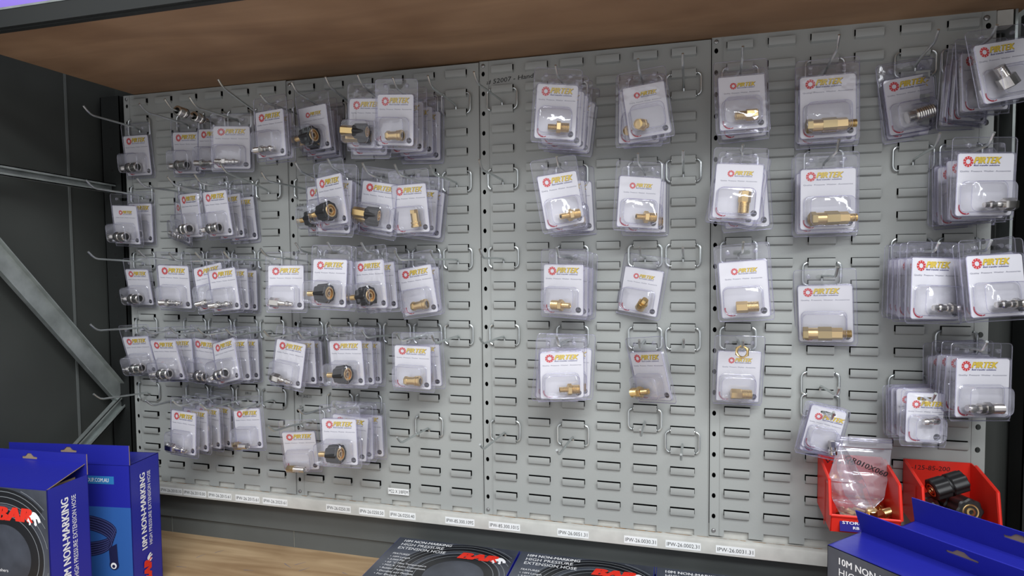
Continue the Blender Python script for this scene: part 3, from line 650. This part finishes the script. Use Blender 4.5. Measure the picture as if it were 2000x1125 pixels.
def shell_mesh(size):
    w, h, h0 = BASE[size]; m = MB(); zt = -h0; zb = zt-h
    top = .0135 if size != 'small' else .0145; W = w+.014
    cz = (top+zb-.007)/2; H = top-(zb-.007)
    slot = rrect(0, .0, .030, .0075, .0035)
    vs, fs = fill2d([rrect(0, cz, W, H, .006), slot]); m.add([(x, y+.0022, z) for x, y, z in vs], fs, 'clear')
    # raised tray that holds the card, with a thick folded rim
    o = rrect(0, zt-h/2, w+.005, h+.004, .006, 4); i = rrect(0, zt-h/2, w+.001, h+.001, .005, 4); n = len(o)
    vs = [(x, .0022, z) for x, z in o]+[(x, -.0024, z) for x, z in i]
    m.add(vs, [(k, (k+1) % n, n+(k+1) % n, n+k) for k in range(n)], 'rimv', None, True)
    q = rrect(0, zt-h/2, w+.001, h+.001, .005, 4); lo = [q]
    if size == 'small': lo.append(rrect(0, 0, .028, .0068, .003))
    vs, fs = fill2d(lo); m.add([(x, -.0024, z) for x, y, z in vs], fs, 'clear')
    oo = rrect(0, cz, W, H, .006, 4); vs = [(x, .0022, z) for x, z in oo]+[(x*.99, .0034, z) for x, z in oo]; m.add(vs, [(k, (k+1) % n, n+(k+1) % n, n+k) for k in range(n)], 'rimv', None, True)
    if size != 'small':
        for sx in (-1, 1):
            m.lathe([(0, .0040), (.0022, .0036), (.0028, .0022), (.0028, .0001)], 'rimv', 14, T3((sx*w*.30, .0022, .0010), 0, 0, -PI/2), True, False)
    m.box((-W/2+.002, .0005, zb-.0075), (W/2-.002, .0022, zb-.0062), 'rimv')
    m.tube([(x, .0026, z) for x, z in rrect(0, cz, W, H, .006, 4)], .0006, 'rimv', 5, True)
    m.tube([(x, -.0022, z) for x, z in rrect(0, zt-h/2, w+.002, h+.002, .005, 4)], .0005, 'rimv', 5, True)
    return m.mesh('clear_shell')
def bubble_mesh(size, d):
    w, h, h0 = BASE[size]; zb = -h0-h; m = MB()
    bw = w*.84; bh = h*.50; cx = -w*.03; cz = zb+.005+bh/2; rings = []
    for i, (f, y) in enumerate(((1.03, -.0024), (1.0, -.0036), (.97, -d*.85), (.95, -d*.95), (.90, -d))): rings.append([(x, y, z) for x, z in rrect(cx, cz, bw*f, bh*f if i < 4 else bh*.9, .010)])
    n = len(rings[0]); vs = [p for r in rings for p in r]; fs = [(i*n+k, i*n+(k+1) % n, (i+1)*n+(k+1) % n, (i+1)*n+k) for i in range(4) for k in range(n)]+[tuple(4*n+k for k in range(n))]
    m.add(vs, fs, 'bub', None, True)
    m.smooth[-1] = False
    for r, q in ((rings[1], .00045), (rings[3], .0005)): m.tube(r, q, 'rimv', 5, True)
    return m.mesh('blister')
cache = {}
def cached(key, fn, *a):
    if key not in cache: cache[key] = fn(*a)
    return cache[key]
SMALLLOGO = ('b1', 'f2', 'f8', 'f9', 'k5', 'k6', 'k7', 'l4', 'l5', 'm4', 'o1', 'o2', 'p1', 'p2', 'p3', 'q1', 'q2', 'r1', 's1x')
POSN = ['front', 'second', 'third', 'fourth', 'fifth', 'sixth']
PIX = {}
for h, lst in used.items():
    lst.sort(key=lambda a: -a[3])
    prev = None
    for i, a in enumerate(lst):
        name, _, kind, s, yaw, roll, pitch, dx, w, hh, h0 = a
        if prev is None: gap = .05
        else:
            s = min(s, prev[0]-.0075); s = max(s, .009)
            gap = max(.0075, prev[0]-s); lim = .04+gap*9
            yaw = prev[1]+max(-lim, min(lim, yaw-prev[1]))
        yl = math.asin(max(.05, min(.75, (s-.003)/.046))); yaw = max(-yl, min(yl, yaw)); pitch = min(pitch, max(.0, (s-.005)/.115))
        prev = (s, yaw)
        size = 'valve' if kind == 'valve' else 'small' if kind in ('smallnip', 'capsmall') else 'wide' if name[0] in 'tuvwx' else 'std'
        bw, bh, bh0 = BASE[size]; sx = w/bw; sz = hh/bh
        o = arm_at(h, s)+Vector((dx, 0, -.0010))
        root = empty('blister_pack', o)
        # rotation convention of the pose table: Rz(yaw) Rx(pitch) Ry(roll)
        R = Matrix.Rotation(yaw, 4, 'Z') @ Matrix.Rotation(pitch, 4, 'X') @ Matrix.Rotation(roll, 4, 'Y')
        root.matrix_world = Matrix.Translation(o) @ R @ Matrix.Translation((0, 0, bh0*sz-h0)) @ Matrix.Diagonal((sx, 1, sz, 1))
        sl = name in SMALLLOGO
        def part(nm, me):
            q = bpy.data.objects.new(nm, me); COL.objects.link(q); q.parent = root; return q
        part('clear_shell', cached(('s', size), shell_mesh, size)); part('printed_card', cached(('c', size, sl), card_mesh, size, sl))
        deep = dict(knob=.040, knobstraight=.034, valve=.027, coupler=.032, hexplug=.030, nipple_end=.037).get(kind, .024)
        if i > 0 and gap < .040: deep = max(.0045, min(deep, gap-.004))
        part('blister', cached(('b', size, round(deep, 3)), bubble_mesh, size, round(deep, 3)))
        if deep > .021:
            if ('f', kind) not in cache:
                A, B = fitting(kind); cache[('f', kind)] = (A.mesh('metal_fitting'), B.mesh('black_knob') if B else None)
            fa, fb = cache[('f', kind)]; px, pz, ro, sw = POSE[kind]; px, pz, ro, sw = PIX.get(name, (px, pz, ro, sw))
            rad = {'knob': .0195, 'knobstraight': .016, 'valve': .0128, 'coupler': .0125, 'hexplug': .0135, 'coupler_r': .0122}.get(kind, .0105)
            Tm = Matrix.Diagonal((1/sx, 1, 1/sz, 1)) @ Matrix.Translation((px*sx, -.003-rad-abs(math.sin(sw))*(.010 if kind != 'nipple_end' else .006), (-bh0-bh)*sz+pz)) @ Matrix.Rotation(-ro, 4, 'Y') @ Matrix.Rotation(sw, 4, 'Z')
            q = part('metal_fitting', fa); q.matrix_local = Tm
            if fb: q = part('black_knob', fb); q.matrix_local = Tm
        pos = POSN[i] if i == 0 else POSN[i]+' from front'
        if len(lst) == 1: pos = 'alone'
        tag(root, 'blister pack, %s, %s, %s hook of %s, %s' % (DESC[kind], pos, hookpos(h), PNM[h[0]], rowname(h)), 'blister pack', 'carded blister packs on the wire hooks')
bpy.context.view_layer.update()
# ------------------------------------------------------------------ loose fittings threaded on hooks
A, B = fitting('coupler'); cm = A.mesh('coupler_body')
def along(h, s, scale, label, rev=False):
    p = arm_at(h, s); q = arm_at(h, s+.01); d = (q-p).normalized()
    o = bpy.data.objects.new('quick_coupler', cm); COL.objects.link(o)
    o.matrix_world = Matrix.Translation(p) @ (d if not rev else -d).to_track_quat('X', 'Z').to_matrix().to_4x4() @ Matrix.Scale(scale, 4)
    tag(o, label, 'coupler', 'loose couplers threaded on a hook')
along((1, 4, 2), .098, .92, 'loose dark steel coupler threaded on a top row hook, the outer one nearer the tip')
along((1, 4, 2), .050, .92, 'loose dark steel coupler threaded on a top row hook, the inner one nearer the panel')
m = MB(); pr = []
m.lathe([(-.0026, .0122), (.0026, .0122)], 'brass', 6, None, False, False)
for s_ in (-1, 1): m.lathe([(s_*.0026, .0122), (s_*.0034, .0102)], 'brass', 6, None, False, False); m.lathe([(s_*.0034, .0102), (s_*.0034, .0092), (s_*.0026, .0080)], 'brass', 6 if s_ > 5 else 30, None, True, False)
m.lathe([(-.0026, .0080), (.0026, .0080)], 'brass', 30, None, True, False)
nut = m.build('brass_nut'); p = arm_at((4, 1, 14), .128); nut.location = p+Vector((0, 0, -.0058)); nut.rotation_euler = (0, .10, PI/2-.45)
tag(nut, 'large open brass nut hanging on a hook tip above a blister pack', 'nut')
# ------------------------------------------------------------------ red bins
def bin_(x0, x1, label, text):
    root = empty('storage_bin', ((x0+x1)/2, 0, -.860)); m = MB(); ox, oz = (x0+x1)/2, -.860
    W = (x1-x0)/2; t = .0022
    prof = [(-.0085, -.757), (-.022, -.758), (-.098, -.775), (-.110, -.831), (-.104, -.861), (-.006, -.850)]
    prof = [(y, z-oz) for y, z in prof]
    for s in (-1, 1):
        xo, xi = s*W, s*(W-t)
        n = len(prof); vs = [(xo, y, z) for y, z in prof]+[(xi, y, z) for y, z in prof]
        m.add(vs, [tuple(range(n)), tuple(range(n, 2*n))[::-1]]+[(k, (k+1) % n, n+(k+1) % n, n+k) for k in range(n)], 'bin')
        # rolled rim on the cheek
        for (a, b) in ((prof[1], prof[2]), (prof[2], prof[3])):
            m.tube([(xo+s*.0005, a[0], a[1]), (xo+s*.0005, b[0], b[1])], .0026, 'bin', 6)
        m.box((xo-.001, -.070, -.004+.0), (xo+.0025*s+.001, -.066, .075), 'bin')
    m.box((-W, -.0085, .010), (W, -.0063, .103), 'bin')
    m.quad([(-W, -.006, .010), (W, -.006, .010), (W, -.104, -.001), (-W, -.104, -.001)], 'bin'); m.quad([(-W, -.006, .012), (W, -.006, .012), (W, -.103, .001), (-W, -.103, .001)], 'bin')
    f = [(-.104, -.001), (-.110, .029), (-.107, .029), (-.101, -.001)]
    vs = [(sx*W, y, z) for sx in (-1, 1) for y, z in f]; m.add(vs, [(0, 1, 5, 4), (1, 2, 6, 5), (2, 3, 7, 6), (3, 0, 4, 7)], 'bin')
    m.tube([(-W, -.110, .029), (W, -.110, .029)], .0024, 'bin', 6)
    for s in (-1, 1): m.box((s*.03-.012, -.0063, .082), (s*.03+.012, -.0030, .098), 'bin')
    m.build('shell', root)
    l = MB(); a = math.atan2(.006, .030); Tl = T3((0, -.1085, .014), -a, 0, 0)
    l.box((-W+.014, -.0008, -.0105), (W-.006, 0, .0105), 'binlab', Tl); l.text('STOR-PAK', .046, .0046, (-W+.018, -.0012, .0015), 'white', Tl, 0, .02); l.text('RB 10', .020, .0044, (-W+.034, -.0012, -.0060), 'white', Tl, 0, .02)
    l.build('maker_label', root)
    l = MB(); l.text(text, .060, .008, (-W+.012, -.0090, .086), 'ink', None, .1, .01); l.build('marker_writing', root)
    return tag(root, label, 'bin', 'red louvre bins')
bin_(.647, .752, 'left red plastic bin hooked on the panel, holding bags and brass fittings', 'V26.85.3')
bin_(.786, .891, 'right red plastic bin hooked on the panel, holding black knob couplings', '-125-85-200')
# black double knobs in the right bin
def dbl(T, label, face):
    root = empty('knob_coupling'); m = MB()
    for x0 in (-.030, .0015):
        m.lathe([(x0, .0165), (x0+.002, .019), (x0+.0265, .019), (x0+.0285, .0165)], 'black', 72, None, True, True, .06, 8)
    m.lathe([(-.002, .016), (.002, .016)], 'black', 24, None, True, False)
    m.build('black_grip', root)
    b = MB(); b.lathe([(-.0302, .0120), (-.0310, .0112), (-.0308, .0095), (-.0290, .0090), (-.0292, .0070), (-.0312, .0062), (-.0314, .0035), (-.0300, .003)], 'brass', 28, None, True, False); b.lathe([(-.0302, .003), (-.0301, .0001)], 'hole', 12, None, True, False)
    b.build('brass_insert', root)
    root.matrix_world = T; return tag(root, label, 'knob coupling', 'black double knob couplings in the right bin')
def aimed(p, d, sc=1.0): return Matrix.Translation(p) @ Vector(d).to_track_quat('X', 'Z').to_matrix().to_4x4() @ Matrix.Scale(sc, 4)
dbl(aimed((.834, -.063, -.781), (.92, .22, .30), .92), 'black fluted double knob lying on top in the right red bin', 0)
dbl(aimed((.856, -.050, -.820), (-.15, .90, -.10), 1.08), 'black knob coupling with brass centre facing out, in the right red bin', 1)
dbl(aimed((.815, -.048, -.822), (.15, .9, .1), .70), 'black knob coupling low at the left inside the right red bin', 2)
dbl(aimed((.842, -.085, -.848+.004), (.98, .1, .05), .50), 'black knob coupling at the bottom front of the right red bin', 3)
# brass fittings in the left bin
A, B = fitting('cap'); g = A.mesh('brass_fitting'); A, B = fitting('bushr'); g2 = A.mesh('brass_fitting')
spots = [((.716, -.085, -.834), (.1, .15, -1), 'brass cap standing upright at the front of the left red bin'), ((.735, -.070, -.838), (.9, .4, .2), 'brass fitting lying right of the upright cap in the left bin'), ((.700, -.070, -.840), (-.8, .5, .1), 'brass fitting lying left of the upright cap in the left bin'),
         ((.722, -.045, -.838), (.6, -.7, .3), 'brass fitting lying behind the upright cap in the left bin'), ((.738, -.040, -.836), (.1, .9, .2), 'brass fitting in the far right corner of the left bin'), ((.688, -.095, -.845), (.9, .2, 0), 'brass fitting under the bag, front left of the left bin'), ((.672, -.070, -.843), (.3, .9, .1), 'brass fitting under the bag, deep in the left bin')]
for k, (p, d, lab) in enumerate(spots):
    o = bpy.data.objects.new('brass_fitting', g if k % 2 == 0 else g2); COL.objects.link(o); o.matrix_world = aimed(p, d, .95)
    tag(o, lab, 'fitting', 'loose brass fittings in the left bin')
# zip bags
def bag(rows, thick, seed, label, text=None):
    # rows: (centre x, y, z, half width, tilt) from the mouth down
    root = empty('zip_bag', rows[-1][:3]); m = MB(); off = Vector(rows[-1][:3]); n = 14; N = 26; vs = []
    def lerp(t):
        f = t*(len(rows)-1); i = min(int(f), len(rows)-2); f -= i; f = f*f*(3-2*f); return [rows[i][k]*(1-f)+rows[i+1][k]*f for k in range(5)]
    for side in (-1, 1):
        for j in range(N+1):
            cx, cy, cz, hw, ti = lerp(j/N); b = thick*math.sin(PI*min(1, max(0, (j/N)**1.3)))**.7 if 0 < j < N else 0
            for i in range(n+1):
                u = -1+2*i/n; q = Vector((u*hw*6, side+j*.35, seed)); w = noise.noise(q)*.004+noise.noise(q*2.7)*.0018
                vs.append(Vector((cx+u*hw*math.cos(ti), cy-side*(-b)*(1-u*u)+w+u*hw*math.sin(ti), cz+u*hw*.25*math.sin(ti)))-off)
    K = (n+1); fs = []
    for s in range(2):
        o = s*K*(N+1)
        for j in range(N):
            for i in range(n): fs.append((o+j*K+i, o+j*K+i+1, o+(j+1)*K+i+1, o+(j+1)*K+i))
    m.add(vs, fs, 'bag', None, True); m.build('film', root)
    z = MB(); top = [vs[i] for i in range(K)]; z.tube([v+Vector((0, -.001, -.004)) for v in top], .0009, 'rimv', 5); z.tube([v+Vector((0, -.001, -.0075)) for v in top], .0009, 'rimv', 5)
    z.tube([vs[j*K] for j in range(N+1)], .0005, 'rimv', 5); z.tube([vs[j*K+n] for j in range(N+1)], .0005, 'rimv', 5); z.build('zip_seal', root)
    if text:
        t = MB(); cx, cy, cz, hw, ti = lerp(.42); t.text(text, hw*1.75, .0095, (-hw*.85, 0, 0), 'ink', T3(Vector((cx, cy-thick-.006, cz))-off, 0, .38, ti), .1, .02); t.build('marker_writing', root)
    return tag(root, label, 'bag', 'clear zip bags in the left bin')
bag([(.716, -.036, -.714, .043, 0), (.715, -.036, -.735, .043, 0), (.712, -.042, -.775, .040, 0), (.712, -.055, -.815, .030, 0), (.712, -.062, -.832, .012, 0)], .004, 2.0, 'upright clear zip bag with handwriting, standing behind in the left red bin', 'OR010X060')
bag([(.664, -.072, -.714, .004, .2), (.672, -.075, -.742, .014, .3), (.676, -.080, -.782, .030, .1), (.686, -.085, -.815, .030, 0), (.696, -.085, -.843, .026, 0)], .010, 5.0, 'twisted clear zip bag leaning at the left front of the left red bin')
# ------------------------------------------------------------------ hose cartons
CW, CD, CH = .272, .084, .285
def bear(m, T, k, mt='white'):
    P = [(0, .1), (.10, .30), (.20, .55), (.40, .72), (.62, .78), (.80, .70), (1.0, .50), (1.12, .30), (1.16, .12), (1.10, .02), (1.02, .10), (.98, -.02), (.92, .12), (.86, .28), (.76, .30), (.78, .10), (.84, -.10), (.74, -.22), (.60, -.12), (.62, .10), (.52, .24), (.40, .20), (.34, 0), (.30, -.16), (.16, -.18), (.18, .02), (.10, .06)]
    vs, fs = fill2d([[(x*k, z*k) for x, z in P]]); m.add(vs, fs, mt, T)
def front_art(m, T):
    # photo face: x across, z up, origin at the face centre
    w, h = CW, CH; m.box((-w/2+.001, -.0006, -h/2+.001), (w/2-.001, 0, h/2-.001), 'cface', T)
    def clipdisc(c, r, r0, mt, y):
        # ring polygons kept inside the face
        n = 56
        for k in range(n):
            q = []
            for a, rr_ in ((2*PI*k/n, r), (2*PI*(k+1)/n, r), (2*PI*(k+1)/n, r0), (2*PI*k/n, r0)):
                q.append((c[0]+rr_*math.cos(a), y, c[1]+rr_*math.sin(a)))
            if all(abs(p[0]) < w/2-.0015 and abs(p[2]) < h/2-.0015 for p in q): m.quad(q, mt, T)
    c = (.035, .012)
    clipdisc(c, .128, .098, 'cdark', -.0008); clipdisc(c, .088, .060, 'cdark', -.0008)
    for r in (.132, .122, .112, .100, .090, .078): clipdisc(c, r+.0008, r-.0004, 'cline', -.0010)
    m.text('10M NON-MARKING', .108, .0095, (-w/2+.018, -.0012, h/2-.020), 'white', T, 0, .035); m.text('HIGH PRESSURE', .096, .0105, (-w/2+.018, -.0012, h/2-.036), 'white', T); m.text('EXTENSION HOSE', .106, .0105, (-w/2+.018, -.0012, h/2-.052), 'white', T)
    m.text('FEATURES:', .038, .0062, (-w/2+.018, -.0012, h/2-.076), 'white', T)
    for i, (s, l) in enumerate((('• 10M Length', .044), ('• 3,060 PSI', .036), ('• 60 °C Max Temperature', .090), ('• M22 X 14mm Connection', .092), ('• Rubber Plastic Hose', .072), ('• Durable and Flexible', .076), ('• For Electric and Petrol Pressure Washers', .160))):
        m.text(s, l, .0060, (-w/2+.018, -.0012, h/2-.089-i*.0118), 'white', T)
    m.text('SUGGESTION:', .046, .0060, (-w/2+.018, -.0012, h/2-.186), 'white', T)
    for i, l in enumerate((.090, .100, .096)): m.text(('• Always check hoses for wear', '  before use and keep away from', '• Store clean and coiled flat')[i], l, .0052, (-w/2+.018, -.0012, h/2-.198-i*.010), 'white', T)
    logo(m, T @ T3((.022, -.0014, h/2-.062)), .078, .026)
def logo(m, T, w, h):
    m.text('BAR', w, h, (0, 0, 0), 'cred', T, .22, .12); bear(m, T @ T3((w*.88, -.0003, 0)), w*.34)
def back_art(m, T):
    w, h = CW, CH; m.box((-w/2+.001, -.0005, -h/2+.001), (w/2-.001, 0, .055), 'blue2', T)
    m.box((.009, -.0006, .1025), (.100, 0, .1185), 'cban', T); m.text('BARGROUP.COM.AU', .074, .0080, (.015, -.0010, .1068), 'white', T, 0, .03)
    # printed picture of the coiled hose
    for i in range(6):
        cz = .006-i*.005; P = [(.010+(.090-i*.002)*math.cos(a), -.0008-i*.0001, cz+.030*math.sin(a)) for a in [2*PI*k/40 for k in range(40)]]
        for k in range(40):
            p, q = P[k], P[(k+1) % 40]; d = (Vector(q)-Vector(p)).normalized(); nn = Vector((-d.z, 0, d.x))*.0026; ll = Vector((-d.z, 0, d.x))*.0008
            p, q = Vector(p), Vector(q); m.quad([p-nn, q-nn, q+nn, p+nn], 'hose', T); e = Vector((0, -.00005, 0)); m.quad([p-ll+e, q-ll+e, q+ll+e, p+ll+e], 'hosel', T)
    m.quad([(.084, -.0018, -.030), (.102, -.0018, -.020), (.104, -.0018, -.060), (.086, -.0018, -.064)], 'hose', T); m.disc((.095, -.0020, -.064), .0105, 'hose', T); m.disc((.094, -.0022, -.066), .0065, 'white', T); m.disc((.094, -.0024, -.067), .0035, 'hose', T)
def side_art(m, T):
    # T maps to a face CD wide, CH high; writing climbs from foot to head
    Tv = T @ Matrix.Rotation(-PI/2, 4, 'Y')
    m.text('10M NON-MARKING', .160, .0150, (-.045, -.0010, .002), 'white', Tv, 0, .05); m.text('HIGH PRESSURE EXTENSION HOSE', .158, .0092, (-.043, -.0010, -.0135), 'white', Tv, 0, .01)
    logo(m, Tv @ T3((-.118, -.0012, -.008)), .046, .022)
def euro(cx, cz):
    return [(cx-.018, cz-.0045), (cx+.018, cz-.0045), (cx+.019, cz), (cx+.010, cz+.001), (cx+.004, cz+.007), (cx-.004, cz+.007), (cx-.010, cz+.001), (cx-.019, cz)]
_cart = {}
def carton(loc, rz, lying, face, tabfront, open_top, label, lean=0):
    key = (face, tabfront, open_top)
    root = empty('hose_carton')
    w, d, h = CW, CD, CH; fl = -d/2; bk = d/2
    if key not in _cart:
        m = MB(); t = .0015
        m.box((-w/2, fl, 0), (w/2, fl+t, h), 'blue'); m.box((-w/2, bk-t, 0), (w/2, bk, h), 'blue'); m.box((-w/2, fl, 0), (-w/2+t, bk, h), 'blue'); m.box((w/2-t, fl, 0), (w/2, bk, h), 'blue'); m.box((-w/2, fl, 0), (w/2, bk, t), 'blue')
        m.box((-w/2+t, fl+t, h-.030), (w/2-t, bk-t, h-.029), 'kraft')
        if not open_top: m.box((-w/2, fl, h-.0012), (w/2, bk, h), 'blue')
        else:
            ty = fl if tabfront else bk
            a, b = (bk, fl) if tabfront else (fl, bk); rise = .022
            vs = [(-w/2, a, h), (w/2-.001, a, h+.0005), (w/2-.004, b, h+rise), (-w/2, b, h+rise), (-w/2, a, h-t), (w/2-.001, a, h-t), (w/2-.004, b, h+rise-t), (-w/2, b, h+rise-t)]
            m.add(vs, [(0, 1, 2, 3)], 'blue'); m.add(vs, [(4, 7, 6, 5), (1, 5, 6, 2)], 'kraft'); m.box((w/2-.0200, fl+.01, h-.028), (w/2-.0190, bk-.01, h-.003), 'kraft')
        body = m.mesh('body')
        ty = fl+.0008 if tabfront else bk-.0008; m = MB(); vs, fs = fill2d([[(-w/2, h-.001), (w/2, h-.001), (w/2, h+.040), (-w/2, h+.040)], euro(0, h+.0275)], .0008); m.add([(x, y+ty, z) for x, y, z in vs], fs, 'blue')
        m.box((w/2, ty-.0008, h), (w/2+.0002, ty+.0008, h+.040), 'kraft'); m.box((-.024, ty+.0009, h+.008), (.024, ty+.0016, h+.038), 'kraft');
        tab = m.mesh('hang_tab')
        m = MB(); (front_art if face == 'front' else back_art)(m, T3((0, fl, h/2))); art = m.mesh('front_print')
        m = MB(); side_art(m, T3((w/2, 0, h/2), 0, 0, PI/2)); side = m.mesh('side_print')
        _cart[key] = (body, tab, art, side)
    for nm, me in zip(('body', 'hang_tab', 'front_print', 'side_print'), _cart[key]):
        q = bpy.data.objects.new(nm, me); COL.objects.link(q); q.parent = root
        if nm == 'hang_tab' and lean: q.matrix_local = Matrix.Translation((0, bk, h)) @ Matrix.Rotation(lean, 4, 'X') @ Matrix.Translation((0, -bk, -h))
    R = Matrix.Rotation(rz, 4, 'Z')
    if lying: R = R @ Matrix.Translation((0, 0, d/2)) @ Matrix.Rotation(-PI/2, 4, 'X') @ Matrix.Translation((0, 0, -h/2))
    root.matrix_world = Matrix.Translation(loc) @ R
    return tag(root, label, 'carton', 'hose cartons on the lower shelf')
ZS = -1.0898
def corner_place(px, py, rz, right=True):
    # footprint centre from the front corner
    c = Vector((-CW/2 if right else CW/2, CD/2, 0)); c.rotate(Matrix.Rotation(rz, 3, 'Z')); return (px+c.x, py+c.y, ZS)
carton(corner_place(-.672, -.247, .135), .135, False, 'back', True, False, 'tall blue carton standing second from the left, showing a printed coiled hose')
carton(corner_place(-.703, -.392, .05), .05, False, 'front', False, True, 'open blue carton at the lower left corner, its flap partly raised')
for k, (x0, lab) in enumerate(((-.192, 'carton lying flat on the shelf, first of three lying in a row'), (.083, 'carton lying flat on the shelf, middle of three lying in a row'), (.358, 'carton lying flat, last of three, beside the standing blue carton'))):
    carton((x0+CW/2, -.010-CH/2, ZS), 0, True, 'front', False, False, 'dark printed hose '+lab)
c1 = Vector((.598, -.299)); ang = -.79
def corner_left(px, py, rz):
    c = Vector((CW/2, CD/2, 0)); c.rotate(Matrix.Rotation(rz, 3, 'Z')); return (px+c.x, py+c.y, ZS)
carton(corner_left(.603, -.289, ang), ang, False, 'front', False, False, 'standing blue carton in the right foreground, hole in its hang tab visible', .45)
carton(corner_left(.692, -.229, ang), ang, False, 'front', False, False, 'standing blue carton behind another at lower right, tab edge glossy', .25)
